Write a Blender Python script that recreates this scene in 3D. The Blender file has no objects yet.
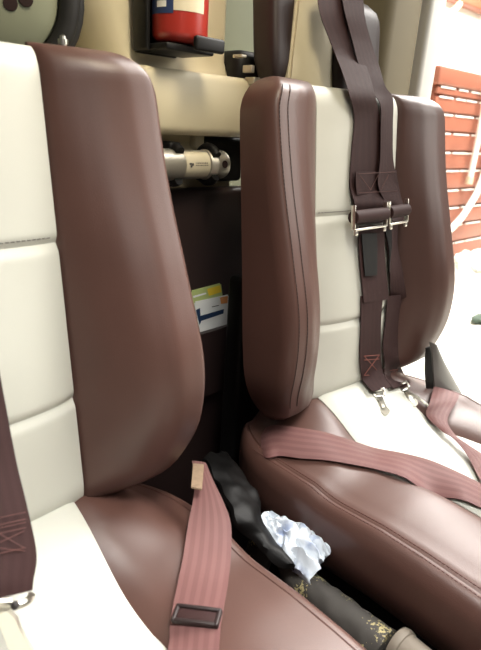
import bpy, bmesh, math, random
from mathutils import Vector, Matrix, noise
from mathutils.bvhtree import BVHTree
random.seed(7)
col = bpy.context.scene.collection
ZG = 0.85                     # seat datum above the hangar ground
V = Vector

# ------------------------------------------------------------------ camera
CAM = V((-.165176, -.563376, .463848)); YAW, PITCH, ROLL, FPX = .7672, -.3492, .0648, 557.65
F = V((math.sin(YAW)*math.cos(PITCH), math.cos(YAW)*math.cos(PITCH), math.sin(PITCH)))
_R = V((math.cos(YAW), -math.sin(YAW), 0)); _U = _R.cross(F)
R = _R*math.cos(ROLL) + _U*math.sin(ROLL); U = _U*math.cos(ROLL) - _R*math.sin(ROLL)
def ray(px, py): return F + R*((px-240.5)/FPX) + U*((325-py)/FPX)
def at(px, py, axis, val):
    i = 'xyz'.index(axis); r = ray(px, py); return CAM + r*((val-CAM[i])/r[i])
cd = bpy.data.cameras.new('camera'); cam = bpy.data.objects.new('camera', cd); col.objects.link(cam)
cam.matrix_world = Matrix(((R.x, U.x, -F.x, CAM.x), (R.y, U.y, -F.y, CAM.y), (R.z, U.z, -F.z, CAM.z+ZG), (0, 0, 0, 1)))
cd.sensor_fit = 'VERTICAL'; cd.sensor_height = 24; cd.lens = 24*FPX/650; cd.clip_start = .02; cd.clip_end = 60
bpy.context.scene.camera = cam
cd.dof.use_dof = True; cd.dof.focus_distance = .95; cd.dof.aperture_fstop = 4.5

# ------------------------------------------------------------------ materials
def srgb(r, g, b):
    f = lambda c: (c/255/12.92 if c/255 <= .04045 else ((c/255+.055)/1.055)**2.4)
    return (f(r), f(g), f(b), 1)
def mat(name, rgb, rough=.5, metal=0, bump=0, bscale=300, var=.0, vscale=6, coat=0, spec=.5, sheen=0):
    m = bpy.data.materials.new(name); m.use_nodes = True; nt = m.node_tree; b = nt.nodes['Principled BSDF']
    c = srgb(*rgb); b.inputs['Base Color'].default_value = c; b.inputs['Roughness'].default_value = rough
    b.inputs['Metallic'].default_value = metal; b.inputs['Coat Weight'].default_value = coat
    b.inputs['Specular IOR Level'].default_value = spec; b.inputs['Sheen Weight'].default_value = sheen
    tc = nt.nodes.new('ShaderNodeTexCoord')
    if var:
        n = nt.nodes.new('ShaderNodeTexNoise'); n.inputs['Scale'].default_value = vscale; n.inputs['Detail'].default_value = 5
        nt.links.new(tc.outputs['Object'], n.inputs['Vector'])
        r = nt.nodes.new('ShaderNodeValToRGB'); r.color_ramp.elements[0].position = .3; r.color_ramp.elements[1].position = .7
        r.color_ramp.elements[0].color = tuple(x*(1-var) for x in c[:3])+(1,); r.color_ramp.elements[1].color = tuple(min(1, x*(1+var)) for x in c[:3])+(1,)
        nt.links.new(n.outputs['Fac'], r.inputs['Fac']); nt.links.new(r.outputs['Color'], b.inputs['Base Color'])
    if bump:
        v = nt.nodes.new('ShaderNodeTexVoronoi'); v.inputs['Scale'].default_value = bscale
        nt.links.new(tc.outputs['Object'], v.inputs['Vector'])
        bp = nt.nodes.new('ShaderNodeBump'); bp.inputs['Strength'].default_value = bump; bp.inputs['Distance'].default_value = .001
        nt.links.new(v.outputs['Distance'], bp.inputs['Height']); nt.links.new(bp.outputs['Normal'], b.inputs['Normal'])
    return m
def webbing(name, rgb, rgb2, rough=.55):
    m = mat(name, rgb, rough, spec=.2); nt = m.node_tree; b = nt.nodes['Principled BSDF']
    uv = nt.nodes.new('ShaderNodeUVMap'); sep = nt.nodes.new('ShaderNodeSeparateXYZ'); nt.links.new(uv.outputs['UV'], sep.inputs[0])
    def math_(op, a, bv):
        q = nt.nodes.new('ShaderNodeMath'); q.operation = op
        nt.links.new(a, q.inputs[0]) if not isinstance(a, float) else None
        if isinstance(bv, float): q.inputs[1].default_value = bv
        return q.outputs[0]
    w = math_('SINE', math_('MULTIPLY', sep.outputs['Y'], 31.4), 0.)
    r = nt.nodes.new('ShaderNodeValToRGB'); r.color_ramp.elements[0].position = .35; r.color_ramp.elements[1].position = .75
    r.color_ramp.elements[0].color = srgb(*rgb); r.color_ramp.elements[1].color = srgb(*rgb2)
    mp = nt.nodes.new('ShaderNodeMapRange'); mp.inputs['From Min'].default_value = -1; nt.links.new(w, mp.inputs['Value'])
    nt.links.new(mp.outputs[0], r.inputs['Fac']); nt.links.new(r.outputs['Color'], b.inputs['Base Color'])
    wv = nt.nodes.new('ShaderNodeTexWave'); wv.inputs['Scale'].default_value = 1; wv.bands_direction = 'X'; wv.inputs['Scale'].default_value = 160
    nt.links.new(uv.outputs['UV'], wv.inputs['Vector'])
    bp = nt.nodes.new('ShaderNodeBump'); bp.inputs['Strength'].default_value = .25; bp.inputs['Distance'].default_value = .0006
    nt.links.new(wv.outputs['Fac'], bp.inputs['Height']); nt.links.new(bp.outputs['Normal'], b.inputs['Normal'])
    return m
M = dict(
    maroon=mat('maroon_leather', (82, 56, 49), .40, bump=.12, bscale=900, var=.07, vscale=9),
    maroon_dark=mat('dark_maroon_leather', (40, 27, 26), .5, bump=.12, bscale=900, var=.1),  # dark leather, darkened further for the shade between the seats
    cream=mat('cream_leather', (196, 195, 184), .5, bump=.1, bscale=900, var=.03),
    trim=mat('cream_plastic', (194, 184, 156), .55, bump=.08, bscale=900, var=.03),
    trim_grey=mat('grey_green_plastic', (92, 88, 70), .6, var=.06),  # grey-green plastic, darkened for the shadow beside the pillar
    olive=mat('olive_trim', (122, 112, 88), .65, var=.06, vscale=3),
    black=mat('black_plastic', (16, 15, 15), .5, spec=.3),
    rubber=mat('black_rubber', (26, 25, 24), .6),
    vinyl=mat('black_vinyl', (12, 11, 11), .5, spec=.18, bump=.15, bscale=500),
    charcoal=mat('charcoal_plastic', (52, 48, 46), .5),
    grey=mat('grey_plastic', (98, 98, 96), .4),
    steel=mat('brushed_steel', (222, 218, 208), .28, metal=1),
    alu=mat('satin_aluminium', (190, 184, 170), .42, metal=.75),
    red=mat('red_paint', (160, 46, 36), .3, coat=.4),
    white=mat('white_paint', (236, 234, 226), .5, var=.03),
    ivory=mat('ivory_label', (206, 196, 170), .5),
    blue=mat('blue_print', (42, 58, 96), .5),
    ink=mat('grey_ink', (88, 84, 80), .6),
    thread=mat('maroon_thread', (92, 56, 50), .7),
    thread_red=mat('red_thread', (128, 72, 62), .7),
    thread_dark=mat('dark_thread', (34, 22, 21), .8),
    web=webbing('maroon_webbing', (50, 31, 30), (54, 34, 33), .7),
    web_lit=webbing('lit_maroon_webbing', (108, 74, 72), (116, 82, 79), .5),  # maroon webbing lightened: light on the lap belts put into its colour
    tan=mat('tan_label', (138, 116, 94), .8, var=.15, vscale=120),
    card=mat('white_card', (226, 228, 226), .4), yellow=mat('yellow_print', (226, 196, 60), .4), lime=mat('lime_card', (172, 186, 120), .4),
    navy=mat('navy_print', (34, 54, 84), .4), orange=mat('orange_print', (220, 150, 90), .4),
    hole=mat('dark_red_hole', (40, 18, 16), .8),
    cabinet=mat('red_brown_cabinet', (150, 92, 72), .5, var=.1, vscale=2), cabinet_dark=mat('brown_cabinet_trim', (126, 70, 50), .5, var=.1, vscale=2),
    floor=mat('dark_carpet', (24, 22, 21), .95, bump=.4, bscale=300),
    ground=mat('pale_hangar_concrete', (226, 222, 210), .7, var=.04, vscale=2),
    hangar=mat('white_hangar_wall', (238, 234, 224), .8, var=.02, vscale=1),
    glass_green=mat('grey_green_lining', (140, 144, 122), .6, var=.05), beige=mat('beige_cover', (200, 184, 156), .7, var=.1, vscale=30),
)
def speckle():
    m = mat('speckled_gaiter', (58, 54, 50), .8); nt = m.node_tree; b = nt.nodes['Principled BSDF']; tc = nt.nodes.new('ShaderNodeTexCoord')
    n = nt.nodes.new('ShaderNodeTexNoise'); n.inputs['Scale'].default_value = 260; n.inputs['Detail'].default_value = 2
    n2 = nt.nodes.new('ShaderNodeTexNoise'); n2.inputs['Scale'].default_value = 26
    for k in (n, n2): nt.links.new(tc.outputs['Object'], k.inputs['Vector'])
    mu = nt.nodes.new('ShaderNodeMath'); mu.operation = 'MULTIPLY'; nt.links.new(n.outputs['Fac'], mu.inputs[0]); nt.links.new(n2.outputs['Fac'], mu.inputs[1])
    r = nt.nodes.new('ShaderNodeValToRGB'); e = r.color_ramp.elements; e[0].position = .335; e[0].color = srgb(56, 52, 48); e[1].position = .365; e[1].color = srgb(158, 146, 104)
    nt.links.new(mu.outputs[0], r.inputs['Fac']); nt.links.new(r.outputs['Color'], b.inputs['Base Color']); return m
M['speckle'] = speckle()
def rag_mat():
    m = mat('white_rag', (214, 218, 222), .85); nt = m.node_tree; b = nt.nodes['Principled BSDF']; tc = nt.nodes.new('ShaderNodeTexCoord')
    n = nt.nodes.new('ShaderNodeTexNoise'); n.inputs['Scale'].default_value = 28; n.inputs['Detail'].default_value = 4; nt.links.new(tc.outputs['Object'], n.inputs['Vector'])
    r = nt.nodes.new('ShaderNodeValToRGB'); e = r.color_ramp.elements; e[0].position = .30; e[0].color = srgb(128, 140, 168); e[1].position = .46; e[1].color = srgb(192, 198, 206)  # blue-grey shading put into the white cloth colour
    nt.links.new(n.outputs['Fac'], r.inputs['Fac']); nt.links.new(r.outputs['Color'], b.inputs['Base Color']); return m
M['rag'] = rag_mat()

# ------------------------------------------------------------------ object helpers
def tag(o, label=None, cat=None, group=None, kind=None):
    if label: o['label'] = label
    if cat: o['category'] = cat
    if group: o['group'] = group
    if kind: o['kind'] = kind
    return o
def thing(name, label, cat, base, group=None):
    o = bpy.data.objects.new(name, None); col.objects.link(o); o.location = V(base)+V((0, 0, ZG)); o.empty_display_size = .05
    o['_b'] = 1; del o['_b']
    return tag(o, label, cat, group)
def obj(name, bm, m, parent=None, smooth=True, base=None):
    """links bm (seat-datum coordinates) as one mesh; its origin goes to the parent's / given base."""
    me = bpy.data.meshes.new(name)
    if parent is not None: b = root_loc(parent)
    else: b = V(base) if base is not None else V((0, 0, 0))
    bmesh.ops.recalc_face_normals(bm, faces=bm.faces)
    bmesh.ops.translate(bm, verts=bm.verts, vec=-b)
    for f in bm.faces: f.smooth = smooth
    bm.to_mesh(me); bm.free()
    for k in (m if isinstance(m, list) else [m]): me.materials.append(k)
    if smooth: me.set_sharp_from_angle(angle=math.radians(42))
    o = bpy.data.objects.new(name, me); col.objects.link(o)
    if parent is not None: o.parent = parent
    else: o.location = b + V((0, 0, ZG))
    return o
def root_loc(o):
    l = V((0, 0, 0))
    while o is not None: l += o.location; o = o.parent
    return l - V((0, 0, ZG))
def struct(name, bm, m, smooth=True): return tag(obj(name, bm, m, None, smooth), kind='structure')
def dup(root, off, label=None, group=None):
    r = root.copy(); col.objects.link(r); r.location = root.location + V(off)
    if label: r['label'] = label
    if group: r['group'] = group
    for ch in list(root.children):
        c = ch.copy(); col.objects.link(c); c.parent = r
        for g in list(ch.children):
            d = g.copy(); col.objects.link(d); d.parent = c
    return r

# ------------------------------------------------------------------ mesh helpers
def loft(bm, secs, cap=True, closed=True):
    rows = [[bm.verts.new(p) for p in s] for s in secs]; n = len(rows[0])
    for a, b in zip(rows, rows[1:]):
        for i in range(n if closed else n-1):
            j = (i+1) % n; bm.faces.new((a[i], a[j], b[j], b[i]))
    if cap and closed: bm.faces.new(rows[0][::-1]); bm.faces.new(rows[-1])
    return rows
def box(bm, lo, hi, bev=0, seg=3, mtx=None):
    r = bmesh.ops.create_cube(bm, size=1); vs = r['verts']; lo, hi = V(lo), V(hi)
    for v in vs: v.co = V(((lo[i]+hi[i])/2 + v.co[i]*(hi[i]-lo[i]) for i in range(3)))
    if bev:
        es = list({e for v in vs for e in v.link_edges})
        g = bmesh.ops.bevel(bm, geom=es, offset=bev, segments=seg, affect='EDGES', profile=.5); vs = [v for v in g['verts']]
        vs = list({v for f in g['faces'] for v in f.verts} | set(vs))
    if mtx is not None:
        for v in vs: v.co = mtx @ v.co
    return vs
def catmull(pts, n):
    P = [V(p) for p in pts]; P = [P[0]*2-P[1]] + P + [P[-1]*2-P[-2]]; out = []
    for i in range(1, len(P)-2):
        a, b, c, d = P[i-1:i+3]
        for k in range(n):
            t = k/n; out.append(.5*((2*b)+(c-a)*t+(2*a-5*b+4*c-d)*t*t+(3*b-a-3*c+d)*t*t*t))
    out.append(P[-2].copy()); return out
def tube(bm, pts, rad, n=12, sub=8, cap=True):
    P = catmull(pts, sub) if sub > 1 else [V(p) for p in pts]
    L = len(P); rr = rad if callable(rad) else (lambda t: rad); secs = []; prev = None
    for i, p in enumerate(P):
        t = (P[min(i+1, L-1)]-P[max(i-1, 0)]).normalized()
        if prev is None: prev = t.orthogonal().normalized()
        x = (prev - t*prev.dot(t)).normalized(); prev = x; y = t.cross(x); r = rr(i/(L-1))
        secs.append([p + (x*math.cos(a)+y*math.sin(a))*r for a in [2*math.pi*k/n for k in range(n)]])
    loft(bm, secs, cap)
def disc_lathe(bm, c, axis, prof, n=28):
    """prof: list of (distance along axis, radius)."""
    axis = V(axis).normalized(); x = axis.orthogonal().normalized(); y = axis.cross(x); c = V(c)
    loft(bm, [[c+axis*d+(x*math.cos(a)+y*math.sin(a))*r for a in [2*math.pi*k/n for k in range(n)]] for d, r in prof])
def ribbon(bm, left, right, th=.0016, sub=8, cols=6, bulge=0, outward=None):
    """a strap between two edge polylines; thickness grown away from `outward` side."""
    A, B = catmull(left, sub), catmull(right, sub); N = len(A); uvl = bm.loops.layers.uv.verify()
    top, bot, info = [], [], {}
    dist = 0
    for i in range(N):
        t = (A[min(i+1, N-1)]+B[min(i+1, N-1)]-A[max(i-1, 0)]-B[max(i-1, 0)]).normalized(); w = (B[i]-A[i])
        nrm = t.cross(w).normalized()
        if outward is not None and nrm.dot(outward) < 0: nrm = -nrm
        if i: dist += ((A[i]+B[i]-A[i-1]-B[i-1])*.5).length
        ra, rb = [], []
        for k in range(cols+1):
            q = k/cols; p = A[i].lerp(B[i], q)+nrm*(bulge*(1-(2*q-1)**2)); e = th*(.35 if k in (0, cols) else .5)
            va, vb = bm.verts.new(p+nrm*e), bm.verts.new(p-nrm*e); info[va] = info[vb] = (dist/.05, q); ra.append(va); rb.append(vb)
        top.append(ra); bot.append(rb)
    fs = []
    for i in range(N-1):
        for k in range(cols):
            fs.append(bm.faces.new((top[i][k], top[i+1][k], top[i+1][k+1], top[i][k+1])))
            fs.append(bm.faces.new((bot[i][k], bot[i][k+1], bot[i+1][k+1], bot[i+1][k])))
        fs.append(bm.faces.new((top[i][0], bot[i][0], bot[i+1][0], top[i+1][0])))
        fs.append(bm.faces.new((top[i][-1], top[i+1][-1], bot[i+1][-1], bot[i][-1])))
    for i in (0, N-1): 
        for k in range(cols): fs.append(bm.faces.new((top[i][k], top[i][k+1], bot[i][k+1], bot[i][k])))
    for f in fs:
        for l in f.loops: l[uvl].uv = info[l.vert]
def stitches(bm, pts, step=.006, ln=.0038, r=.0006):
    """dashes along a polyline, evenly spaced by arc length."""
    P_ = [V(p) for p in pts]; cum = [0]
    for a, b in zip(P_, P_[1:]): cum.append(cum[-1]+(b-a).length)
    def pos(d):
        for k in range(len(P_)-1):
            if d <= cum[k+1]: return P_[k].lerp(P_[k+1], (d-cum[k])/max(1e-9, cum[k+1]-cum[k]))
        return P_[-1]
    d = 0
    while d+ln < cum[-1]:
        tube(bm, [pos(d), pos(d+ln)], r, 5, 1); d += step
def interp(k, x):
    """monotone-ish cubic (finite-difference tangents) through the knots."""
    if x <= k[0][0]: return k[0][1]
    for i in range(len(k)-1):
        if x <= k[i+1][0]:
            (a, va), (b, vb) = k[i], k[i+1]; h = b-a; t = (x-a)/h
            sl = lambda p, q: (k[q][1]-k[p][1])/(k[q][0]-k[p][0])
            ma = sl(i-1, i+1) if i else sl(0, 1); mb = sl(i, i+2) if i+2 < len(k) else sl(i, i+1)
            return (2*t**3-3*t*t+1)*va+(t**3-2*t*t+t)*h*ma+(-2*t**3+3*t*t)*vb+(t**3-t*t)*h*mb
    return k[-1][1]

# ------------------------------------------------------------------ the seat
RC = .1257; SR, CR = math.sin(RC), math.cos(RC)
P = .70; W1 = .119; H = .535
def B(u, s, n): return V((u, s*SR-n*CR, s*CR+n*SR))
BU = [(-.03, .205), (.0, .232), (.05, .255), (.12, .260), (.22, .258), (.36, .256), (.6, .254)]
BN = [(-.03, .015), (.02, .048), (.09, .086), (.17, .098), (.27, .076), (.38, .047), (.47, .033), (.6, .026)]
DEP = -.052
def bolster_sec(s, sg, kb=1):
    g = 1.0; uo = interp(BU, s); nb = .024+(interp(BN, s)-.024)*kb if s > 0 else interp(BN, s); rt = .062
    top = H + .004
    if s > top-rt:                                   # rounded top outer corner
        k = (s-(top-rt))/rt; uo -= rt*(1-math.sqrt(max(0, 1-k*k)))*.95
    rf = .035; g = 1
    if s > top-rf: k = (s-(top-rf))/rf; g = math.sqrt(max(0.0004, 1-k*k))
    if s < .02: k = (.02-s)/.05; g = math.sqrt(max(.01, 1-k*k))
    ui = W1*.985; w = uo-ui; pts = []
    NF = [(0, -.012), (.06, .0), (.2, .36), (.42, .78), (.66, 1), (.9, .975)]
    for k in range(15):
        q = k/14*.9; x = interp2(NF, q)
        n = x*nb if x > 0 else x
        pts.append((ui+w*q, n))
    n0 = pts[-1][1]; u0 = pts[-1][0]; ru = uo-u0
    for k in range(1, 9):
        a = k/8*math.pi/2; pts.append((u0+ru*math.sin(a), n0-.030*(1-math.cos(a))))
    pts.append((uo+.001, -.04)); pts.append((uo-.002, DEP*.8)); pts.append((uo-.012, DEP)); pts.append((ui+.01, DEP)); pts.append((ui, DEP*.6))
    nc = DEP*.55
    return [B(sg*u, s, nc+(n-nc)*g) for u, n in pts]
def interp2(k, x):
    for (a, va), (b, vb) in zip(k, k[1:]):
        if x <= b: return va+(vb-va)*(x-a)/(b-a)
    return k[-1][1]
def s_samples(lo, hi, n, dense=.05):
    out = [lo+dense*(1-math.cos(math.pi/2*k/7)) for k in range(7)]
    out += [lo+dense+(hi-lo-2*dense)*k/n for k in range(n)]
    out += [hi-dense+dense*math.sin(math.pi/2*k/9) for k in range(10)]
    return out
def bolster_bm(sg, kb):
    bm = bmesh.new(); loft(bm, [bolster_sec(s, sg, kb) for s in s_samples(-.03, H+.0035, 30)]); return bm
SEAM = (.128, .322)
def panel_n(u, s):
    n = .016*(1-(u/W1)**2) + .012*math.exp(-((s-.16)/.12)**2)*(1-(u/W1)**4)
    for z in SEAM: n -= .006*math.exp(-((s-z)/.006)**2)
    return n-.004
def panel_bm():
    bm = bmesh.new(); secs = []
    for s in s_samples(-.02, H-.002, 110, .035):
        g = 1; top = H; rf = .035
        if s > top-rf: k = (s-(top-rf))/rf; g = math.sqrt(max(.002, 1-k*k))
        if s < .015: k = (.015-s)/.04; g = math.sqrt(max(.01, 1-k*k))
        nc = DEP*.5; loop = []
        for k in range(23):
            u = -W1+2*W1*k/22; loop.append(B(u, s, nc+(panel_n(u, s)-nc)*g))
        loop += [B(W1, s, nc+(DEP*.5)*g), B(-W1, s, nc+(DEP*.5)*g)]
        secs.append(loop)
    loft(bm, secs); return bm
ZC = -.075; C1 = .104; C2 = .252
ZK = [(-.12, -.012), (-.02, .000), (.015, -.010), (.06, -.034), (.10, -.062), (.15, -.076), (.27, -.066), (.40, -.072), (.7, -.09)]
def cush_z(t):
    for (a, va), (b, vb) in zip(ZK, ZK[1:]):
        if t <= b: q = (t-a)/(b-a); return va+(vb-va)*q - (.25*max(0, t-.40))**1.4
    return ZK[-1][1]
ZS = {}
def cush_z_smooth(t):
    k = round(t, 4)
    if k not in ZS: ZS[k] = sum(cush_z(max(-.12, min(.6, t+d*.006))) for d in range(-4, 5))/9
    return ZS[k]
TC = [-.12+.62*k/44 for k in range(45)]
def cushion_panel_bm():
    bm = bmesh.new(); secs = []
    for i, t in enumerate(TC):
        e = min(1, (i+.15)/3, (44-i+.15)/3); e = math.sqrt(1-(1-e)**2); loop = []
        for k in range(17):
            q = -1+2*k/16; z = cush_z_smooth(t)+.006*(1-q*q)-.006*abs(q)**12 - .005*math.exp(-((t-.17)/.005)**2); zc = ZC-.06; loop.append(V((C1*q, -t, zc+(z-zc)*e)))
        loop += [V((C1, -t, ZC-.06-.04*e)), V((-C1, -t, ZC-.06-.04*e))]; secs.append(loop)
    loft(bm, secs); return bm
def cush_prof(t, sg):
    z0 = cush_z_smooth(t); pts = []
    for k in range(11):
        q = k/10; u = C1*.99+(C2-C1)*q
        z = z0+(min(z0, -.068)-z0)*min(1, q*1.15) + .012*math.sin(math.pi*min(1, q*1.1)*.8) - .008*(1-min(1, q*8)) - .006*q
        pts.append((u, z))
    zl = pts[-1][1]
    pts.append((C2+.0025, zl-(.0035 if sg < 0 else .0006)))                # stitched groove
    for k in range(9):
        a = k/8*math.pi/2; pts.append((C2+.004+.024*math.sin(a), zl+.0005-.034*(1-math.cos(a))))
    pts += [(C2+.029, zl-.06), (C2+.026, zl-.095), (C2+.012, zl-.118), (C1, zl-.118)]
    return pts
def cushion_bolster_bm(sg):
    bm = bmesh.new(); secs = []
    for i, t in enumerate(TC):
        e = min(1, (i+.15)/3.5, (44-i+.15)/3.5); e = math.sqrt(1-(1-e)**2); zc = ZC-.06
        kk = min(1, (.06-t)/.18); tt = .14*(1-math.sqrt(1-kk*kk)) if t < .06 else 0           # tucks in under the backrest
        secs.append([V((sg*(u-tt*(u-C1)/.17), -t, zc+(z-zc)*e)) for u, z in cush_prof(t, sg)])
    loft(bm, secs); return bm
def stitch_cushion(sg, du, dz):
    bm = bmesh.new(); pts = []
    for k in range(70):
        t = -.01+.47*k/69; zl = cush_prof(t, sg)[10][1]; pts.append(V((sg*(C2+du), -t, zl+dz-(.0005 if du < 0 else .0009))))
    stitches(bm, pts, .0062, .0042, .0007)
    return bm
def stitch_bolster(sg, ix, kb):
    bm = bmesh.new()
    for idx in (ix,):
        pts = []
        for k in range(90):
            s = .02+(H-.032)*k/89; sec = bolster_sec(s, sg, kb); pts.append(sec[idx] + (B(sg*.6, s, 1)-B(0, s, 0)).normalized()*.0006)
        stitches(bm, pts, .006, .0045, .0007)
    return bm
def stitch_panel():
    bm = bmesh.new()
    for z in (SEAM[1],):
        for ds in (.007,):
            pts = [B(-W1+.006+(2*W1-.012)*k/30, z+ds, panel_n(-W1+.006+(2*W1-.012)*k/30, z+ds)+.0004) for k in range(31)]
            stitches(bm, pts, .0065, .0042, .0006)
    return bm
def crew_seat(x, kb, label):
    t = thing('crew_seat', label, 'seat', (x, 0, -.5)); sh = V((x, 0, 0))
    def part(name, bm, m, par, lab=None):
        bmesh.ops.translate(bm, verts=bm.verts, vec=sh); o = obj(name, bm, m, par)
        if lab: o['label'] = lab
        return o
    p = part('backrest_panel', panel_bm(), M['cream'], t, 'cream leather backrest panel'); part('stitching', stitch_panel(), M['ink'], p)
    for sg in (-1, 1):
        b = part('backrest_bolster', bolster_bm(sg, kb), M['maroon'], t, 'maroon leather backrest bolster')
        if sg < 0:
            for ix in (12, 14): part('stitching', stitch_bolster(sg, ix, kb), M['thread_dark'], b)
    part('seat_panel', cushion_panel_bm(), M['cream'], t, 'cream leather seat panel')
    for sg in (-1, 1):
        b = part('seat_bolster', cushion_bolster_bm(sg), M['maroon'], t, 'maroon leather seat bolster')
        if sg < 0:
            for du in ((-.004, .0012), (.0085, .0008)): part('stitching', stitch_cushion(sg, *du), M['thread'], b)
    bm = bmesh.new(); box(bm, (-.235, -.40, -.5), (.235, .10, -.17), .015); part('seat_base', bm, M['black'], t)
    bm = bmesh.new(); box(bm, (-.2, .125, -.50), (.2, .17, .20), .01); part('backrest_bracket', bm, M['black'], t)
    return t
seatL = crew_seat(0, .98, 'nearer crew seat at left, cream panels between maroon bolsters, partly outside the frame')
seatR = crew_seat(P, .66, 'farther crew seat at right with buckled shoulder harness hanging down its cream backrest')

# surfaces of both seats, to lay belts on
bpy.context.view_layer.update()
vs, fs = [], []
for root in (seatL, seatR):
    for ch in root.children:
        mw = root.matrix_world @ ch.matrix_local; k = len(vs); o0 = V((0, 0, ZG))
        loc = root.location + ch.location - o0
        vs += [v.co+loc for v in ch.data.vertices]; fs += [[i+k for i in p.vertices] for p in ch.data.polygons]
TREE = BVHTree.FromPolygons(vs, fs)
def hit(px, py, off=.003):
    d = ray(px, py).normalized(); p, n, i, dist = TREE.ray_cast(CAM, d)
    if p is None: return None
    if n.dot(d) > 0: n = -n
    return p + n*off if off < .0125 else p + n*.004 - d*(off-.004)
def pt(px, py, mode=.003):
    """mode: number = resting on the seats with that gap; ('y', v) etc. = on that plane."""
    if isinstance(mode, tuple): return at(px, py, *mode)
    h = hit(px, py, mode)
    return h if h is not None else at(px, py, 'z', ZC+mode)      # off the edge of the seat: at cushion height
def strap(bm, rows, **kw):
    ribbon(bm, [pt(a, b, m) for a, b, c, d, m in rows], [pt(c, d, m) for a, b, c, d, m in rows], outward=-F, **kw)

# ------------------------------------------------------------------ cabin shell
bm = bmesh.new(); box(bm, (-.9, -1.3, -.54), (1.25, .9, -.5)); struct('floor', bm, M['floor'], False)
# cream bulkhead: pillar with rounded left edge
def extrude_profile(bm, prof, z0, z1, bev=0, taper=None):
    secs = []
    for z in z0 if isinstance(z0, list) else (z0, z1): secs.append([V((x, y, z)) for x, y in prof])
    loft(bm, secs)
def pillar():
    bm = bmesh.new()
    def sec(z, spread, yf):
        xl = .245; xr = .556; pts = []
        for k in range(9):
            a = k/8*math.pi/2; pts.append((xl-spread+.07*(1-math.cos(a)) , yf+.16-.16*math.sin(a)))
        for k in range(7):
            a = k/6*math.pi/2; pts.append((xr-.016+.016*math.sin(a), yf+.016*(1-math.cos(a))))
        pts += [(xr, yf+.16), (xl-spread, yf+.18)]
        return [V((x, y, z)) for x, y in pts]
    zs = [.40, .50, .525, .54, .56, .60, .64, .70, .85, 1.0]
    loft(bm, [sec(z, -.06*max(0, min(1, (.64-z)/.12)), .262-(.02*math.exp(-((z-.52)/.025)**2))) for z in zs]); return bm  # left edge drawn in low down so the shadow-dark recess shows
struct('wall_back', pillar(), M['trim'])
bm = bmesh.new(); box(bm, (.22, .205, .437), (.578, .36, .535), .014, 4); struct('trim_1', bm, M['trim'])
bm = bmesh.new()
for x in (.355, .475): box(bm, (x, .245, .415), (x+.022, .275, .44), .004)
struct('trim_2', bm, M['trim'])
bm = bmesh.new(); box(bm, (.20, .285, .30), (.60, .33, .45), .004); struct('trim_3', bm, M['trim'])
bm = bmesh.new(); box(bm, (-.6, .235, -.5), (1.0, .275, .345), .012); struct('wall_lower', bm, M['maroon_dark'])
# grey-green post, dark recess panel standing in for shadow left of pillar, lining behind
bm = bmesh.new(); box(bm, (-.6, .42, .30), (.30, .46, 1.0), .01); struct('trim_4', bm, M['trim_grey'])
bm = bmesh.new(); box(bm, (.243, .33, .36), (.262, .43, 1.0), .008); struct('trim_5', bm, M['trim_grey'])
bm = bmesh.new(); box(bm, (.45, .62, .2), (1.5, .66, 1.1), .01); struct('wall_rear', bm, M['glass_green'])
# rounded corner of the window opening beside the pillar
bm = bmesh.new(); box(bm, (.555, .30, .40), (.98, .36, .515), .012); struct('trim_6', bm, M['trim'])
# olive door post and white door frame
def post(x0, x1, y0, y1, z0=-.5, z1=1.1, bev=.02):
    bm = bmesh.new(); box(bm, (x0, y0, z0), (x1, y1, z1), bev, 4); return bm
struct('door_post', post(.90, 1.03, .17, .30, bev=.025), M['olive'])
struct('door_frame', post(1.035, 1.10, .16, .26, bev=.012), M['white'])
struct('trim_7', post(.80, .94, .34, .42, .30), M['olive'])

# ------------------------------------------------------------------ headrest of the right seat
hr = thing('headrest', 'tall headrest behind the right seat top, maroon pads either side of a cream wedge', 'headrest', (P, .16, .40))
def pad_bm(x0, x1, z0, z1, y0, y1, r, lean=.0):
    bm = bmesh.new(); secs = []
    N = 14
    for i in range(N+1):
        t = i/N; z = z0+(z1-z0)*t; e = 1
        d = min(t, 1-t)*(z1-z0)
        if d < r: e = math.sqrt(max(.02, 1-((r-d)/r)**2))
        cx, cy = (x0+x1)/2, (y0+y1)/2; hx, hy = (x1-x0)/2, (y1-y0)/2; loop = []
        hx = hx-r*.6*(1-e); hy = hy-r*.6*(1-e)
        for k in range(28):
            a = 2*math.pi*k/28; c, s_ = math.cos(a), math.sin(a); p = .45
            loop.append(V((cx+hx*math.copysign(abs(c)**p, c)+lean*(z-z0), cy+hy*math.copysign(abs(s_)**p, s_)+.12*(z-z0), z)))
        secs.append(loop)
    loft(bm, secs); return bm
obj('side_pad', pad_bm(.566, .628, .49, .76, .145, .205, .09), M['maroon_dark'], hr)
obj('side_pad', pad_bm(.715, .845, .50, .685, .12, .20, .04), M['maroon_dark'], hr)
bm = bmesh.new()
prof = [(.60, .135), (.66, .12), (.76, .15), (.76, .21), (.60, .21)]
loft(bm, [[V((.67+(x-.67)*w, y+.1*(z-.42), z)) for x, y in prof] for z, w in ((.48, 1.12), (.52, 1.08), (.60, .92), (.72, .66), (.80, .55))])
bmesh.ops.bevel(bm, geom=bm.edges[:], offset=.004, segments=2, affect='EDGES')
obj('wedge', bm, M['trim'], hr)['label'] = 'cream plastic wedge'
bm = bmesh.new(); box(bm, (.64, .205, .30), (.72, .235, .62), .01); obj('mount', bm, M['black'], hr)

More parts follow.
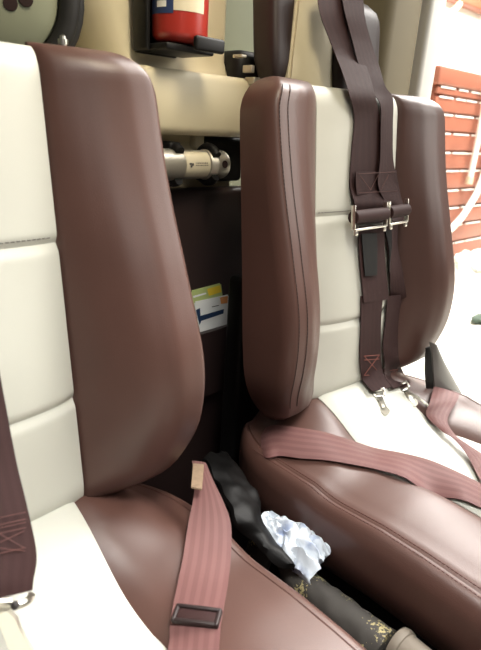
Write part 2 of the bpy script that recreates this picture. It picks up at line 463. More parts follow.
# ------------------------------------------------------------------ rimmed shell behind the left seat
sh = thing('headset', 'round grey-cream shell with two dark holes and a thick black rim, behind left seat top', 'headset', (.08, .30, .46))
c = at(-8, -8, 'y', .24); ax = (CAM-c).normalized()
bm = bmesh.new(); disc_lathe(bm, c-ax*.05, ax, [(0, .082), (.03, .082), (.045, .078), (.052, .066), (.056, .035), (.057, .002)], 40); obj('shell', bm, M['glass_green'], sh)
shell = sh.children[0]
for q in ((10, 3), (25, -1)):
    w = at(*q, 'y', .24); w = w - ax*((w-c).dot(ax)) 
    bm = bmesh.new(); disc_lathe(bm, w+ax*.001, ax, [(-.012, .009), (.006, .009), (.0068, .0082), (.007, .001)], 20); obj('hole', bm, M['hole'], shell)
bm = bmesh.new()
x = V(ax).orthogonal().normalized(); y = V(ax).cross(x)
tube(bm, [c-ax*.01+(x*math.cos(a)+y*math.sin(a))*.0935 for a in [2*math.pi*k/40 for k in range(41)]], .014, 14, 1); obj('rim', bm, M['rubber'], sh)
bm = bmesh.new()
tube(bm, [c-ax*.02+(x*math.cos(a)+y*math.sin(a))*.106 for a in [2*math.pi*k/40 for k in range(41)]], .009, 12, 1); obj('outer_band', bm, M['rubber'], sh)
bq = at(63, 41, 'y', .20)
bt = thing('bolt', 'small shiny steel bolt standing just behind the left seat top', 'bolt', bq)
bm = bmesh.new(); disc_lathe(bm, bq, (0, 0, 1), [(-.03, .004), (-.004, .004), (-.004, .0065), (.002, .0065), (.0025, .004), (.006, .0038), (.008, .001)], 16); obj('shank', bm, M['steel'], bt)
bm = bmesh.new(); disc_lathe(bm, bq, (0, 0, 1), [(-.012, .008), (-.008, .008)], 6); obj('nut', bm, M['steel'], bt)

# ------------------------------------------------------------------ fire extinguisher in its bracket
Yx = .225
ex = thing('fire_extinguisher', 'red fire extinguisher held on the cream bulkhead pillar by a black bracket', 'fire extinguisher', at(177, 40, 'y', Yx))
ec = at(179.5, 45, 'y', Yx-.025)
rr = .0425
bm = bmesh.new(); disc_lathe(bm, ec, (0, 0, 1), [(0, rr*.6), (.002, rr*.86), (.008, rr*.98), (.014, rr), (.26, rr), (.28, rr*.9), (.295, rr*.5), (.30, .012), (.32, .012)], 40); obj('bottle', bm, M['red'], ex)
bot = ex.children[0]
def arc_label(z0, z1, a0, a1, m, name, r=rr+.0006):
    bm = bmesh.new(); n = 16; rows = []
    for z in (z0, z1): rows.append([bm.verts.new(V((ec.x+math.cos(a)*r, ec.y+math.sin(a)*r, ec.z+z))) for a in [a0+(a1-a0)*k/n for k in range(n+1)]])
    for k in range(n): bm.faces.new((rows[0][k], rows[0][k+1], rows[1][k+1], rows[1][k]))
    return obj(name, bm, m, bot)
base_a = math.atan2(-F.y, -F.x)
arc_label(.040, .24, base_a-.1, base_a+1.05, M['ivory'], 'label')
arc_label(.036, .24, base_a-1.15, base_a-.1, M['blue'], 'label').__setitem__('label', 'dark blue printed label')
arc_label(.044, .052, base_a-.75, base_a-.35, M['white'], 'label', rr+.0012)
bot_lab = None
bm = bmesh.new()
# bracket: back plate, floor plate with raised front lip
box(bm, (ec.x-.047, ec.y+rr+.002, ec.z-.014), (ec.x+.030, ec.y+rr+.012, ec.z+.26), .003)
box(bm, (ec.x-.045, ec.y-.030, ec.z-.012), (ec.x+.045, ec.y+rr+.008, ec.z-.002), .003)
obj('bracket', bm, M['black'], ex)
bm = bmesh.new(); box(bm, (ec.x-.010, ec.y-rr-.012, ec.z-.010), (ec.x+.046, ec.y-rr-.002, ec.z+.010), .004); obj('front_lip', bm, M['black'], ex)
bm = bmesh.new(); box(bm, (ec.x-.052, ec.y+.012, ec.z-.012), (ec.x-.044, ec.y+rr+.008, ec.z+.16), .003); obj('side_plate', bm, M['black'], ex)

# ------------------------------------------------------------------ silver cylinder under the shelf
Yc = .215
a = at(150, 165, 'y', Yc); b = at(223, 164, 'y', Yc); b.z = a.z = (a.z+b.z)/2; dx = (b-a).normalized(); Lc = (b-a).length; rc = .0255
cy = thing('metal_canister', 'short silver metal canister with white label, clamped under the cream shelf', 'canister', (a+b)/2)
bm = bmesh.new(); disc_lathe(bm, a, dx, [(0, rc*.8), (0, rc), (.052, rc), (.053, rc*.93), (Lc-.047, rc*.93), (Lc-.046, rc*.99)] + [q for k in range(6) for q in ((Lc-.045+k*.003, rc*1.0), (Lc-.0438+k*.003, rc*.95))] + [(Lc-.025, rc*.97), (Lc-.008, rc*.97), (Lc-.002, rc*.88), (Lc, rc*.7)], 36)
obj('body', bm, M['alu'], cy); cyb = cy.children[0]
vdir = (CAM-b).normalized(); vd = (vdir-dx*vdir.dot(dx)).normalized(); ud = dx.cross(vd)
hc = b-dx*.017+vd*(rc*.97-.002)
bm = bmesh.new(); disc_lathe(bm, hc, vd, [(0, .0064), (.0024, .0064), (.0026, .0052), (.0027, .0005)], 18); obj('hole', bm, M['hole'], cyb)
def cyl_label(x0, x1, a0, a1, m, name, r, par):
    bm = bmesh.new(); n = 12; rows = []
    for t in (x0, x1): rows.append([bm.verts.new(a+dx*t+(vd*math.cos(q)+ud*math.sin(q))*r) for q in [a0+(a1-a0)*k/n for k in range(n+1)]])
    for k in range(n): bm.faces.new((rows[0][k], rows[0][k+1], rows[1][k+1], rows[1][k]))
    return obj(name, bm, m, par)
cyl_label(.056, Lc-.049, -.95, .95, M['ivory'], 'label', rc*.93+.0006, cy)
lab = cy.children[-1]
for x0, x1, q0, q1 in ((.063, .067, .05, .2), (.0655, .070, -.08, .08), (.061, .0655, -.10, .03)): cyl_label(x0, x1, q0, q1, M['ink'], 'print', rc*.93+.0011, lab)
bm = bmesh.new()
n = 1
for q in (.02, -.12):
    t = .074
    while t < Lc-.055:
        w = random.uniform(.0012, .003); rows = []
        for tt in (t, t+w): rows.append([bm.verts.new(a+dx*tt+(vd*math.cos(g)+ud*math.sin(g))*(rc*.93+.0011)) for g in (q, q+.07)])
        bm.faces.new((rows[0][0], rows[0][1], rows[1][1], rows[1][0])); t += w+.001
obj('print', bm, M['ink'], lab)
for off, nm in ((.046, 0), (Lc-.035, 1)):
    bm = bmesh.new()
    pts = [a+dx*off+(V((0, -1, 0))*math.cos(q)+V((0, 0, 1))*math.sin(q))*(rc+.003) for q in [math.radians(k) for k in (range(35, 326, 15))]] if nm else [a+dx*off+(V((0, -1, 0))*math.cos(q)+V((0, 0, 1))*math.sin(q))*(rc+.003) for q in [math.radians(k) for k in range(50, 311, 15)]]
    tube(bm, pts, .008, 10, 1); obj('clamp', bm, M['black'], cy)
bm = bmesh.new()
q = a+dx*.046
box(bm, (q.x-.012, q.y-.006, q.z+rc-.002), (q.x+.012, q.y+.03, q.z+rc+.010), .004)
obj('clamp_lug', bm, M['black'], cy)
bm = bmesh.new(); box(bm, (q.x-.010, q.y-.006, q.z-rc-.010), (q.x+.010, q.y+.03, q.z-rc), .004)
obj('clamp_lug', bm, M['black'], cy)
bm = bmesh.new(); q = b; box(bm, (q.x-.02, q.y+.028, q.z-.034), (q.x+.075, q.y+.06, q.z+.045), .008); obj('clamp_plate', bm, M['black'], cy)

# ------------------------------------------------------------------ belt reel in the opening
br = at(252, 72, 'y', .27)
re = thing('belt_reel', 'black seat belt reel with silver clips in the opening right of the cream pillar', 'belt reel', br)
bm = bmesh.new(); box(bm, (br.x-.075, .225, br.z-.032), (br.x+.005, .30, br.z+.03), .02, 4); obj('housing', bm, M['black'], re)
bm = bmesh.new(); disc_lathe(bm, (br.x+.005, .225, br.z+.0), (-.3, -1, .2), [(0, .034), (.012, .034), (.018, .028), (.02, .01)], 26); obj('spool_cover', bm, M['vinyl'], re)
for (px, py, w, h) in ((243, 56, .012, .005), (252, 69, .008, .012), (270, 75, .010, .006), (256, 81, .016, .012)):
    q = at(px, py, 'y', .195); bm = bmesh.new(); box(bm, (q.x-w/2, q.y-.003, q.z-h/2), (q.x+w/2, q.y+.02, q.z+h/2), .0015); obj('clip', bm, M['alu'], re)

# ------------------------------------------------------------------ cards tucked in a pocket on the lower panel
Yk = .226
pk = thing('map_pocket', 'dark maroon leather pocket on the panel between the two seats', 'pocket', at(205, 330, 'y', .23))
k0 = at(180, 340, 'y', .215); k1 = at(240, 322, 'y', .215)
bm = bmesh.new(); w = (k1-k0); dn = V((0, 0, -.14))
loft(bm, [[k0+V((0, .022, 0)), k0+V((0, .004, 0)), k0, k0+dn+V((0, 0, 0)), k0+dn+V((0, .022, 0))]] + [[p+V((0, -.004*math.sin(math.pi*t), 0)) if i in (1, 2, 3) else p for i, p in enumerate([k0+w*t+V((0, .022, 0)), k0+w*t+V((0, .004, 0)), k0+w*t, k0+w*t+dn, k0+w*t+dn+V((0, .022, 0))])] for t in (.2, .4, .6, .8, 1)])
obj('pouch', bm, M['maroon_dark'], pk)
def card(name, label, quad, y, m, marks, th=.0012, ext=.02):
    q = [at(px, py, 'y', y) for px, py in quad]            # tl, tr, br, bl
    d = (q[3]-q[0]).normalized(); q[3] += d*ext; q[2] += (q[2]-q[1]).normalized()*ext
    o = thing(name, label, 'card', (q[2]+q[3])/2)
    bm = bmesh.new(); f = [bm.verts.new(p) for p in q]; bk = [bm.verts.new(p+V((0, th, 0))) for p in q]
    bm.faces.new(f); bm.faces.new(bk[::-1])
    for i in range(4): j = (i+1) % 4; bm.faces.new((f[i], bk[i], bk[j], f[j]))
    bmesh.ops.bevel(bm, geom=[e for e in bm.edges if abs((e.verts[0].co-e.verts[1].co).normalized().y) > .9], offset=.003, segments=3, affect='EDGES')
    obj('sheet', bm, m, o, False)
    for (nm, mq, mm) in marks:
        bm = bmesh.new(); bm.faces.new([bm.verts.new(at(px, py, 'y', y-.0006)) for px, py in mq]); obj(nm, bm, mm, o, False)
card('card', 'yellow and lime card standing behind the white one, tucked between the seats', [(191, 291), (221, 283), (224, 308), (195, 318)], Yk, M['lime'], [('print', [(207, 289), (220, 285), (221.5, 292), (209, 296)], M['yellow']), ('print', [(193, 296), (206, 292.5), (206.5, 294), (193.5, 298)], M['card'])])
card('card', 'white card with a dark blue stripe, tucked in front of the lime card', [(194, 302), (229, 294.5), (228, 318), (200, 331)], Yk-.004, M['card'], [('stripe', [(200, 316), (224, 309), (223.5, 313.5), (201, 321)], M['navy']), ('print', [(220, 297.5), (228, 295.8), (227.5, 303), (221, 304)], M['orange']), ('print', [(212, 306.5), (219, 305), (219, 305.8), (212, 307.3)], M['ink']), ('print', [(196, 310), (200, 308), (201, 322), (199.5, 325)], M['navy'])])

# ------------------------------------------------------------------ right shoulder harness
ha = thing('shoulder_harness', 'dark maroon shoulder harness hanging from the headrest down the right seat back', 'harness', (P, .02, .1))
PL = lambda s, n: None
bm = bmesh.new()
strap(bm, [(316, -12, 350, -14, ('y', .125)), (320, 14, 350, 10, ('y', .112)), (328, 36, 355, 34, ('y', .105)), (335, 54, 362, 56, ('y', .095)), (342, 72, 369, 74, ('y', .07)), (349, 94, 375, 96, ('y', .045)), (352, 118, 377, 118, .005), (350, 150, 380, 150, .004), (348, 184, 384, 184, .004), (350, 203, 384, 203, .010), (352, 213, 384, 212, .0125), (353, 224, 384, 222, .011)])
obj('strap', bm, M['web'], ha)
bm = bmesh.new()
strap(bm, [(340, -12, 362, -14, ('y', .118)), (345, 14, 365, 18, ('y', .104)), (352, 40, 372, 45, ('y', .096)), (359, 66, 379, 66, ('y', .082)), (370, 90, 385, 86, ('y', .06)), (375, 106, 388, 102, .010), (376, 130, 388, 128, .009), (376, 160, 389, 160, .008), (374, 184, 394, 183, .008), (380, 200, 400, 199, .008), (386, 211, 404, 209, .010), (387, 222, 404, 220, .010)])
obj('strap', bm, M['web'], ha)
bm = bmesh.new()
strap(bm, [(352, 172, 392, 170, .0085), (352, 184, 393, 182, .0085), (353, 195, 394, 193, .0085)]); obj('sewn_patch', bm, M['web'], ha)
bm = bmesh.new()
for (p, q) in (((354, 174), (391, 172)), ((354, 193), (392, 191)), ((356, 176), (366, 190)), ((366, 190), (374, 174)), ((376, 190), (384, 174))):
    stitches(bm, [pt(p[0]+(q[0]-p[0])*k/5, p[1]+(q[1]-p[1])*k/5, .0098) for k in range(6)], .004, .003, .0005)
obj('stitching', bm, M['thread'], ha.children[-1])
# adjusters
def on_back(px, py, n):
    nv = (B(0, 0, 1)-B(0, 0, 0)); r = ray(px, py); return CAM + r*((B(0, 0, n)-CAM).dot(nv)/r.dot(nv))
def adjuster(pl, pr, name_parent):
    l_, r2 = on_back(*pl, .034), on_back(*pr, .034); c = (l_+r2)/2; ux = (r2-l_); w = ux.length; ux.normalize()
    up = B(0, 1, 0); up = (up-ux*up.dot(ux)).normalized(); nz = ux.cross(up)
    if nz.dot(F) > 0: nz = -nz
    mt = Matrix((ux, up, nz)).transposed().to_4x4() @ Matrix.Scale(1.35, 4); mt.translation = c; w /= 1.35
    ad = obj('adjuster', _adj_frame(w, mt), M['steel'], name_parent)
    bm = bmesh.new(); tube(bm, [mt @ V((-w/2, .002, .002)), mt @ V((w/2, .002, .002))], .0115, 12, 1); obj('roller', bm, M['web'], ad)
    return mt
def _adj_frame(w, mt):
    bm = bmesh.new()
    for s in (-1, 1):
        box(bm, (s*w/2-.0011, -.014, -.001), (s*w/2+.0011, .017, .0055), .0008, 2, mt)
    box(bm, (-w/2, -.0155, .001), (w/2, -.0125, .006), .001, 2, mt)
    for s in (-1, 1):
        box(bm, (s*(w/2-.004)-.0034, -.0215, .0015), (s*(w/2-.004)+.0034, -.0135, .0055), .0018, 2, mt)
    return bm
adjuster((352, 219), (384, 215), ha); adjuster((387, 214), (405, 211), ha)
bm = bmesh.new()
strap(bm, [(356, 226, 381, 224, .008), (356, 250, 381, 247, .007), (359, 280, 384, 278, .006), (361, 302, 386, 299, .006)]); obj('strap_tail', bm, M['web'], ha)
bm = bmesh.new(); strap(bm, [(357, 234, 372, 233, .0102), (359, 255, 373, 254, .0092), (361, 276, 373, 275, .0088)]); obj('strap_keeper', bm, M['black'], ha)
bm = bmesh.new()
strap(bm, [(380, 226, 397, 224, .008), (384, 250, 397, 246, .008), (386, 275, 402, 270, .008), (390, 305, 406, 296, .008)]); obj('strap_tail', bm, M['web'], ha)
bm = bmesh.new(); strap(bm, [(380, 230, 396, 228, .0102), (384, 250, 395, 247, .0102), (384, 271, 394, 267, .0102)]); obj('strap_keeper', bm, M['black'], ha)
bm = bmesh.new(); strap(bm, [(359, 296, 381, 294, .004), (359, 325, 379, 322, .004), (358, 350, 379, 350, .004), (358, 367, 379, 366, .006), (360, 384, 382, 382, .012), (369, 395, 388, 391, .012)]); obj('lower_strap', bm, M['web'], ha)
lw1 = ha.children[-1]
bm = bmesh.new(); strap(bm, [(385, 296, 402, 294, .005), (383, 322, 398, 320, .005), (380, 345, 397, 345, .006), (381, 362, 398, 360, .008), (384, 378, 404, 374, .014), (392, 390, 409, 384, .014)]); obj('lower_strap', bm, M['web'], ha)
lw2 = ha.children[-1]
for lw, (x0, x1), o_ in ((lw1, (361, 376), .0075), (lw2, (383, 395), .0095)):
    bm = bmesh.new(); y0, y1 = (355, 374) if lw is lw1 else (350, 369)
    for p, q in (((x0, y0), (x1, y0-1)), ((x0, y1), (x1+1, y1-1)), ((x0, y0), (x1+1, y1-1)), ((x0, y1), (x1, y0-1)), ((x0, y0+4), (x1, y0+3))):
        stitches(bm, [pt(p[0]+(q[0]-p[0])*k/4, p[1]+(q[1]-p[1])*k/4, o_) for k in range(5)], .003, .0026, .0007)
    obj('stitching', bm, M['thread_red'], lw)
def tongue(p0, p1, wpx, off, par):
    """flat steel tongue with a slot bar."""
    a_, b_ = pt(*p0, off), pt(*p1, off*.5); d = (b_-a_); L = d.length; d.normalize(); n_ = -F; w_ = d.cross(n_).normalized(); n_ = w_.cross(d)
    mt = Matrix((w_, d, n_)).transposed().to_4x4(); mt.translation = a_; W = .02
    bm = bmesh.new(); box(bm, (-W/2, -.002, -.002), (W/2, .004, .002), .0012, 2, mt)
    for s in (-1, 1): box(bm, (s*W/2-.002, -.002, -.0015), (s*W/2+.002, .014, .0015), .001, 2, mt)
    box(bm, (-W/2, .011, -.0015), (W/2, .016, .0015), .001, 2, mt); box(bm, (-W*.3, .014, -.0012), (W*.3, L, .0012), .0012, 2, mt)
    disc = mt @ V((0, L, 0)); disc_lathe(bm, disc-n_*.0012, n_, [(0, .0085), (.0024, .0085)], 16)
    return obj('tongue', bm, M['steel'], par)
tongue((376, 392), (384, 412), 10, .008, ha); tongue((400, 386), (412, 404), 10, .009, ha)

# ------------------------------------------------------------------ right seat lap belts
lb = thing('lap_belt', 'lit maroon lap belt lying across the maroon and cream cushion of the right seat', 'lap belt', (P-.2, -.15, ZC))
bm = bmesh.new()
strap(bm, [(250, 438, 252, 452, ('z', -.10)), (262, 430, 266, 458, ('z', -.066)), (276, 427, 280, 459, .006), (300, 430, 302, 461, .006), (322, 434, 326, 463, .006), (345, 441, 350, 467, .006), (372, 449, 377, 473, .006), (400, 456, 404, 482, .007), (430, 466, 434, 492, .011), (460, 478, 462, 503, .009), (481, 487, 481, 510, .006), (505, 497, 505, 520, .006), (530, 507, 530, 530, .006)], bulge=.003)
obj('webbing', bm, M['web_lit'], lb)
bm = bmesh.new(); stitches(bm, [pt(282+3*math.sin(k), 434+4*k, .0075) for k in range(7)], .004, .003, .0006); obj('stitching', bm, M['thread'], lb.children[0]); bm = bmesh.new(); stitches(bm, [pt(306, 437+4*k, .0075) for k in range(6)], .004, .003, .0006)
obj('stitching', bm, M['thread'], lb.children[0])

lr = thing('lap_belt', 'twisted maroon lap belt coming out of a grey plastic guard on the right seat cushion', 'lap belt', (P+.15, -.06, ZC))
bm = bmesh.new()
def strap2(bm, rows, **kw):
    ribbon(bm, [pt(*r[0]) for r in rows], [pt(*r[1]) for r in rows], outward=-F, **kw)
strap2(bm, [((433, 388, .034), (459, 396, .034)), ((429, 403, .03), (456, 403, .034)), ((426, 416, .022), (447, 421, .030)), ((440, 432, .016), (455, 437, .028)), ((452, 444, .012), (468, 447, .026)), ((465, 458, .010), (484, 458, .024)), ((477, 480, .008), (502, 476, .018)), ((488, 500, .008), (520, 496, .01))], bulge=.001)
obj('webbing', bm, M['web_lit'], lr)
bm = bmesh.new()
yg = ('y', -.075)
ga = [((430, 342, yg), (435, 344, yg)), ((432, 356, yg), (444, 362, yg)), ((433, 372, yg), (455, 382, yg)), ((434, 384, yg), (462, 395, yg)), ((434, 388, yg), (463, 400, yg))]
strap2(bm, ga, th=.005, bulge=.006); obj('guard', bm, M['grey'], lr)
bm = bmesh.new(); yg = ('y', -.065); strap2(bm, [((426, 348, yg), (432, 346, yg)), ((425, 370, yg), (434, 372, yg)), ((427, 392, yg), (437, 392, yg))], th=.004); obj('guard_liner', bm, M['black'], lr)
bm = bmesh.new(); tube(bm, [pt(402, 394, .01), pt(414, 398, .008), pt(428, 408, .006)], .0028, 8, 4); obj('hook', bm, M['steel'], lr)

# ------------------------------------------------------------------ left seat shoulder strap + buckle
ls = thing('shoulder_strap', 'dark maroon shoulder strap hanging down the left seat at the edge of the frame', 'harness', (-.05, -.05, 0))
bm = bmesh.new()
strap2(bm, [((-75, 300, ('y', -.02)), (-18, 300, ('y', -.02))), ((-66, 350, ('y', -.045)), (-5, 352, ('y', -.045))), ((-56, 400, ('y', -.065)), (5, 404, ('y', -.065))), ((-44, 460, ('y', -.09)), (16, 462, ('y', -.09))), ((-34, 510, ('y', -.115)), (27, 508, ('y', -.115))), ((-26, 555, ('y', -.14)), (36, 553, ('y', -.14))), ((-26, 585, ('y', -.155)), (33, 580, ('y', -.155))), ((-24, 602, ('y', -.16)), (32, 590, ('y', -.16)))], bulge=.002, th=.003)
obj('webbing', bm, M['web'], ls)
def lsp(px, py): return at(px, py, 'y', -.0915-.00053*(py-462)-.0048)
bm = bmesh.new()
for p, q in (((-20, 522), (26, 512)), ((-20, 529), (26, 519)), ((-20, 538), (28, 527)), ((-20, 546), (27, 552-1)), ((-20, 558), (28, 547)), ((-5, 545), (26, 530)), ((-5, 531), (26, 549)), ((-20, 532), (27, 522))):
    stitches(bm, [lsp(p[0]+(q[0]-p[0])*k/6, p[1]+(q[1]-p[1])*k/6) for k in range(7)], .0028, .0022, .0004)
obj('stitching', bm, M['thread'], ls.children[0])
bm = bmesh.new()
zz = ('y', -.166)
tube(bm, [at(*q, *zz) for q in ((-30, 618), (-10, 611), (14, 606), (28, 601), (32, 594))], .0035, 8, 6)
tube(bm, [at(*q, *zz) for q in ((-30, 604), (-4, 603), (10, 602))], .004, 8, 4)
obj('tongue_loop', bm, M['steel'], ls)
bm = bmesh.new()
pts = [at(*q, 'y', -.170) for q in ((-30, 622), (8, 610), (16, 618), (20, 630), (34, 652), (28, 672), (10, 655), (0, 625), (-30, 640))]
f0 = [bm.verts.new(p) for p in pts]; f1 = [bm.verts.new(p+F*.004) for p in pts]
bm.faces.new(f0); bm.faces.new(f1[::-1])
for i in range(len(pts)): j = (i+1) % len(pts); bm.faces.new((f0[i], f0[j], f1[j], f1[i]))
bmesh.ops.bevel(bm, geom=bm.edges[:], offset=.0008, segments=2, affect='EDGES')
obj('tongue', bm, M['steel'], ls)
bm = bmesh.new(); c_ = at(14, 607, 'y', -.175); disc_lathe(bm, c_+F*.004, -F, [(0, .0035), (.003, .0035), (.004, .0025), (.0045, .0008)], 16); obj('rivet', bm, M['charcoal'], ls)

# ------------------------------------------------------------------ left seat lap belt
ll = thing('lap_belt', 'striped maroon lap belt running over the left seat cushion towards the viewer', 'lap belt', (.25, -.1, ZC))
bm = bmesh.new()
strap2(bm, [((192, 461, ('z', -.015)), (206, 463, ('z', -.015))), ((195, 478, ('z', -.024)), (214, 482, ('z', -.024))), ((193, 500, ('z', -.036)), (224, 503, ('z', -.036))), ((188, 525, ('z', -.048)), (231, 525, ('z', -.05))), ((182, 560, .006), (230, 562, .006)), ((177, 590, .006), (227, 592, .006)), ((172, 622, .006), (222, 624, .006)), ((167, 650, .006), (219, 655, .006)), ((162, 690, .006), (214, 695, .006))], bulge=.001)
obj('webbing', bm, M['web_lit'], ll)
c_ = pt(198, 622, .009); ux = (pt(212, 624, .009)-c_).normalized(); up = pt(200, 610, .009)-c_; up = (up-ux*up.dot(ux)).normalized(); nz = ux.cross(up)
mt = Matrix((ux, up, nz)).transposed().to_4x4(); mt.translation = c_
bm = bmesh.new()
box(bm, (-.0265, .006, -.003), (.0265, .011, .005), .002, 3, mt); box(bm, (-.0265, -.012, -.003), (.0265, -.007, .004), .002, 3, mt)
for s in (-1, 1): box(bm, (s*.0245-.0025, -.012, -.003), (s*.0245+.0025, .011, .0045), .002, 3, mt)
obj('slide_buckle', bm, M['maroon_dark'], ll)['label'] = 'dark maroon slide buckle'
bm = bmesh.new(); box(bm, (-.023, -.008, -.002), (.023, .007, .003), .0025, 2, mt); obj('slide_bar', bm, M['web'], ll.children[-1])
bm = bmesh.new(); q = [at(*z, 'z', -.012) for z in ((193, 463), (204, 464), (202, 489), (191, 487))]
f0 = [bm.verts.new(p) for p in q]; f1 = [bm.verts.new(p-V((0, 0, .003))) for p in q]; bm.faces.new(f0); bm.faces.new(f1[::-1])
for i in range(4): j = (i+1) % 4; bm.faces.new((f0[i], f0[j], f1[j], f1[i]))
bmesh.ops.bevel(bm, geom=bm.edges[:], offset=.0007, segments=2, affect='EDGES')
obj('tag', bm, M['tan'], ll)['label'] = 'tan sewn belt tag'

# ------------------------------------------------------------------ things in the gap
fl = thing('boot_cover', 'crumpled black vinyl cover beside the left seat cushion, in the gap', 'cover', (.33, -.1, -.2))
bm = bmesh.new()
rows = [((203, 459, ('z', -.05)), (226, 456, ('z', -.09))), ((208, 468, ('z', -.052)), (238, 468, ('z', -.09))), ((218, 484, ('z', -.06)), (248, 482, ('z', -.095))), ((228, 503, ('z', -.068)), (256, 500, ('z', -.10))), ((236, 520, ('z', -.075)), (262, 520, ('z', -.105))), ((248, 536, ('z', -.10)), (270, 538, ('z', -.125))), ((266, 552, ('z', -.115)), (284, 556, ('z', -.14))), ((284, 568, ('z', -.13)), (298, 572, ('z', -.155)))]
strap2(bm, rows, th=.010, bulge=.007, cols=12)
for v in bm.verts:
    v.co += V((noise.noise(v.co*38), noise.noise(v.co*38+V((5, 0, 0))), noise.noise(v.co*38+V((0, 9, 0)))))*.006
obj('sheath', bm, M['vinyl'], fl)

lv = thing('control_lever', 'grey-brown lever in a dark speckled gaiter lying low between the two seats', 'lever', (.36, -.25, -.2))
bm = bmesh.new(); g = [V((.355, -.03, -.495)), at(266, 542, 'z', -.18), at(302, 582, 'z', -.175), at(344, 618, 'z', -.17), at(386, 650, 'z', -.165)]
tube(bm, g, lambda t: .022+.004*math.sin(t*9)*.3+.004*t, 20, 10)
for v in bm.verts: v.co += V((noise.noise(v.co*60), noise.noise(v.co*60+V((3, 0, 0))), noise.noise(v.co*60+V((0, 7, 0)))))*.004
obj('gaiter', bm, M['speckle'], lv)
d = (g[3]-g[2]).normalized(); e0 = at(404, 652, 'z', -.158)
bm = bmesh.new(); disc_lathe(bm, e0-d*.012, d, [(0, .020), (.001, .0265), (.006, .0275), (.012, .026), (.013, .024), (.08, .023), (.085, .018)], 28)
obj('grip', bm, mat('grey_brown_plastic', (112, 102, 90), .6), lv)['label'] = 'grey-brown grip tube'

def rag():
    bm = bmesh.new(); a0 = at(292, 536, 'z', -.12); n = 40; m = 30; vsg = []
    ex, ey = (at(325, 560, 'z', -.13)-at(262, 512, 'z', -.10)), None
    up = V((0, 0, 1)); ex.normalize(); ey = ex.cross(up).normalized()
    for i in range(n+1):
        row = []
        for j in range(m+1):
            u, v = i/n*2-1, j/m*2-1
            r = 1-.18*abs(noise.noise(V((u*2.2, v*2.2, 3))))
            L = .058*u*r; W = .040*v*r*(.45+.55*min(1, (u+1)*.9+.12))
            h = .046*(1-.75*v*v)*(1-.6*u*u)*(.55+.45*u*.6) + .013*abs(noise.noise(V((u*2.6+4, v*2.6, 0))))*1.6 + .010*noise.ridged_multi_fractal(V((u*1.5, v*1.7, 1)), .9, 2, 3, 1, 2)*.5
            row.append(bm.verts.new(a0+ex*L+ey*W+up*(h-.022)+ex*(noise.noise(V((u*3, v*3, 8)))*.007)+ey*(noise.noise(V((u*3, v*3, 12)))*.007)))
        vsg.append(row)
    for i in range(n):
        for j in range(m): bm.faces.new((vsg[i][j], vsg[i+1][j], vsg[i+1][j+1], vsg[i][j+1]))
    bd = [e for e in bm.edges if e.is_boundary]
    g_ = bmesh.ops.extrude_edge_only(bm, edges=bd)
    for v in [x for x in g_['geom'] if isinstance(x, bmesh.types.BMVert)]: v.co.z -= .02; v.co = a0+(v.co-a0)*.85
    return bm
r_ = obj('rag', rag(), M['rag'], None, True, at(304, 551, 'z', -.15)); tag(r_, 'crumpled white rag with painted blue-grey shading, stuffed in the gap between the seats', 'rag')

# ------------------------------------------------------------------ hangar outside the right door
def shift(b): return b
bm = bmesh.new(); box(bm, (-12, -12, -ZG-.05), (25, 25, -ZG)); struct('ground', bm, M['ground'], False)
bm = bmesh.new(); box(bm, (-12, 5.6, -ZG), (25, 5.8, 5)); struct('wall_hangar', bm, M['hangar'], False)
YB = 2.35
cl = at(440, 65, 'y', YB); zt = cl.z; zb = -ZG; xl = cl.x; xr = xl+2.2
cb = thing('tool_cabinet', 'tall red-brown cabinet with pale drawer edges in the hangar, right of the door', 'cabinet', ((xl+xr)/2, YB+.3, zb))
bm = bmesh.new(); box(bm, (xl, YB+.015, zb), (xr, YB+.7, zt-.10), .01); obj('carcass', bm, M['cabinet_dark'], cb)
bm = bmesh.new(); box(bm, (xl-.03, YB-.03, zt-.16), (xr+.03, YB+.72, zt), .02); obj('top', bm, M['cabinet'], cb)['label'] = 'brown cornice board'
ys = [86, 95.5, 113, 132, 151.5, 170, 190, 208, 226, 244, 262]
zs = [at(441, y, 'y', YB).z for y in ys]; zs.append(zb)
zs[0] = zt-.165
for za, zb_ in zip(zs, zs[1:]):
    bm = bmesh.new(); box(bm, (xl+.01, YB-.01, zb_+.015), (xr-.01, YB+.02, za-.015), .006); dr = obj('drawer', bm, M['cabinet'], cb)
    bm = bmesh.new()
    x_ = xl+.06
    while x_ < xr-.3:
        w_ = random.uniform(.18, .42); box(bm, (x_, YB-.020, za-.020), (x_+w_, YB-.006, za-.006), .003); x_ += w_+random.uniform(.02, .08)
    obj('drawer_pull', bm, M['white'], dr)['label'] = 'pale drawer pull strips'

ho = thing('hose', 'white hose curving down in front of the red-brown cabinet', 'hose', at(470, 205, 'y', YB-.07))
bm = bmesh.new(); tube(bm, [at(*q, 'y', YB-.07) for q in ((420, 300), (434, 250), (444, 236), (452, 228), (462, 217), (471, 203), (478, 190), (486, 165), (492, 130), (496, 90))], .036, 12, 8); obj('tube', bm, M['white'], ho)
po = thing('pole', 'slim white pole leaning in front of the red-brown cabinet', 'pole', at(470, 178, 'y', YB-.08))
bm = bmesh.new(); tube(bm, [at(*q, 'y', YB-.08) for q in ((470, 178), (476, 150), (482, 118), (490, 75))], .030, 10, 4); obj('shaft', bm, M['white'], po)
bm = bmesh.new(); tube(bm, [at(468.5, 184, 'y', YB-.08), at(470.2, 177, 'y', YB-.08)], .04, 10, 1); obj('foot', bm, M['beige'], po)
hk = at(438, 18, 'y', 5.5)
hb = thing('wall_hook', 'small grey hook on the bright white hangar wall above the cabinet', 'hook', hk)
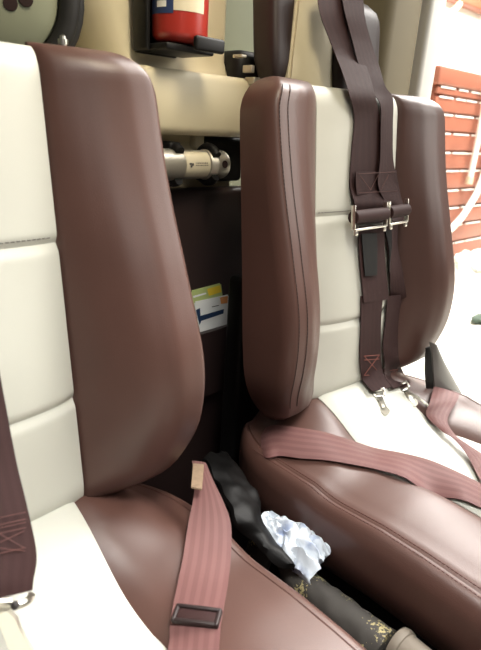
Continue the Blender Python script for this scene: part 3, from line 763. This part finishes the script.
bm = bmesh.new(); box(bm, (hk.x-.1, 5.45, hk.z-.15), (hk.x+.06, 5.6, hk.z+.1), .02); obj('plate', bm, M['beige'], hb)
bm = bmesh.new(); tube(bm, [hk+V((0, 0, .1)), hk+V((.1, -.2, .1)), hk+V((.25, -.25, .25))], .05, 10, 6); obj('hook_arm', bm, M['beige'], hb)
wq = at(464, 3, 'y', 5.4)
bm = bmesh.new(); box(bm, (at(446, 3, 'y', 5.4).x, 5.35, wq.z-.02), (wq.x+4, 5.6, wq.z+.5), .03); struct('trim_8', bm, M['cabinet_dark'])
# crumpled cover and small item on the pale floor
dq = at(474, 268, 'z', -ZG)
bm = bmesh.new(); bmesh.ops.create_icosphere(bm, subdivisions=4, radius=1)
for v in bm.verts:
    n_ = v.co.normalized(); k = 1+.35*noise.noise(n_*2.3)+.12*noise.noise(n_*6); v.co = V((n_.x*.30*k, n_.y*.2*k, max(-.02, n_.z*.16*k)))
    v.co += V((dq.x, dq.y, -ZG+.02))
cov = obj('dust_sheet', bm, M['white'], None, True, (dq.x, dq.y, -ZG)); tag(cov, 'crumpled white sheet on the bright floor below the cabinet', 'sheet')
gq = at(479, 322, 'z', -ZG)
gl = thing('cloth', 'small dark green cloth lying on the bright floor at the right edge', 'cloth', gq)
bm = bmesh.new(); bmesh.ops.create_icosphere(bm, subdivisions=3, radius=1)
for v in bm.verts:
    n_ = v.co.normalized(); k = 1+.3*noise.noise(n_*2); v.co = gq+V((n_.x*.10*k, n_.y*.05*k, .03+n_.z*.03*k))
obj('body', bm, mat('dark_green_fabric', (70, 84, 70), .8), gl)

# ------------------------------------------------------------------ light
def area(name, loc, target, size, power, color, spread=180):
    l = bpy.data.lights.new(name, 'AREA'); l.energy = power; l.size = size; l.color = color
    l.spread = math.radians(spread)
    o = bpy.data.objects.new(name, l); col.objects.link(o); o.location = V(loc)+V((0, 0, ZG))
    o.rotation_euler = (V(target)-V(loc)).to_track_quat('-Z', 'Y').to_euler(); return o
area('front_light', (-.25, -1.05, 1.0), (.12, -.25, .05),  .45, 1.9, (1, .985, .95))
area('cushion_fill', (.10, -.62, 1.15), (.20, -.47, -.08), .35, 6.5, (1, 1, .96), spread=85)  # added fill to brighten the cushions, spread narrowed off the seat tops
area('door_light', (1.7, -1.0, 1.1), (.75, -.2, 0), .8, 20, (1, .96, .90))
area('cabin_light', (.30, -.35, 1.25), (.36, .26, .6), .25, 1.9, (1, .88, .66), spread=75)
area('hangar_roof_light', (5.5, .3, 5), (5.5, 1.8, 0), 4, 1500, (1, .97, .92))
area('hangar_wall_fill', (10, 3.6, 4.5), (9, 5.6, 1.4), 3, 1500, (1, .97, .92))  # extra lamp added only to whiten the hangar wall
w = bpy.data.worlds.new('world'); bpy.context.scene.world = w; w.use_nodes = True
w.node_tree.nodes['Background'].inputs[0].default_value = (1, .93, .84, 1); w.node_tree.nodes['Background'].inputs[1].default_value = .06
sc = bpy.context.scene; sc.view_settings.view_transform = 'Standard'; sc.view_settings.look = 'None'; sc.view_settings.exposure = 0
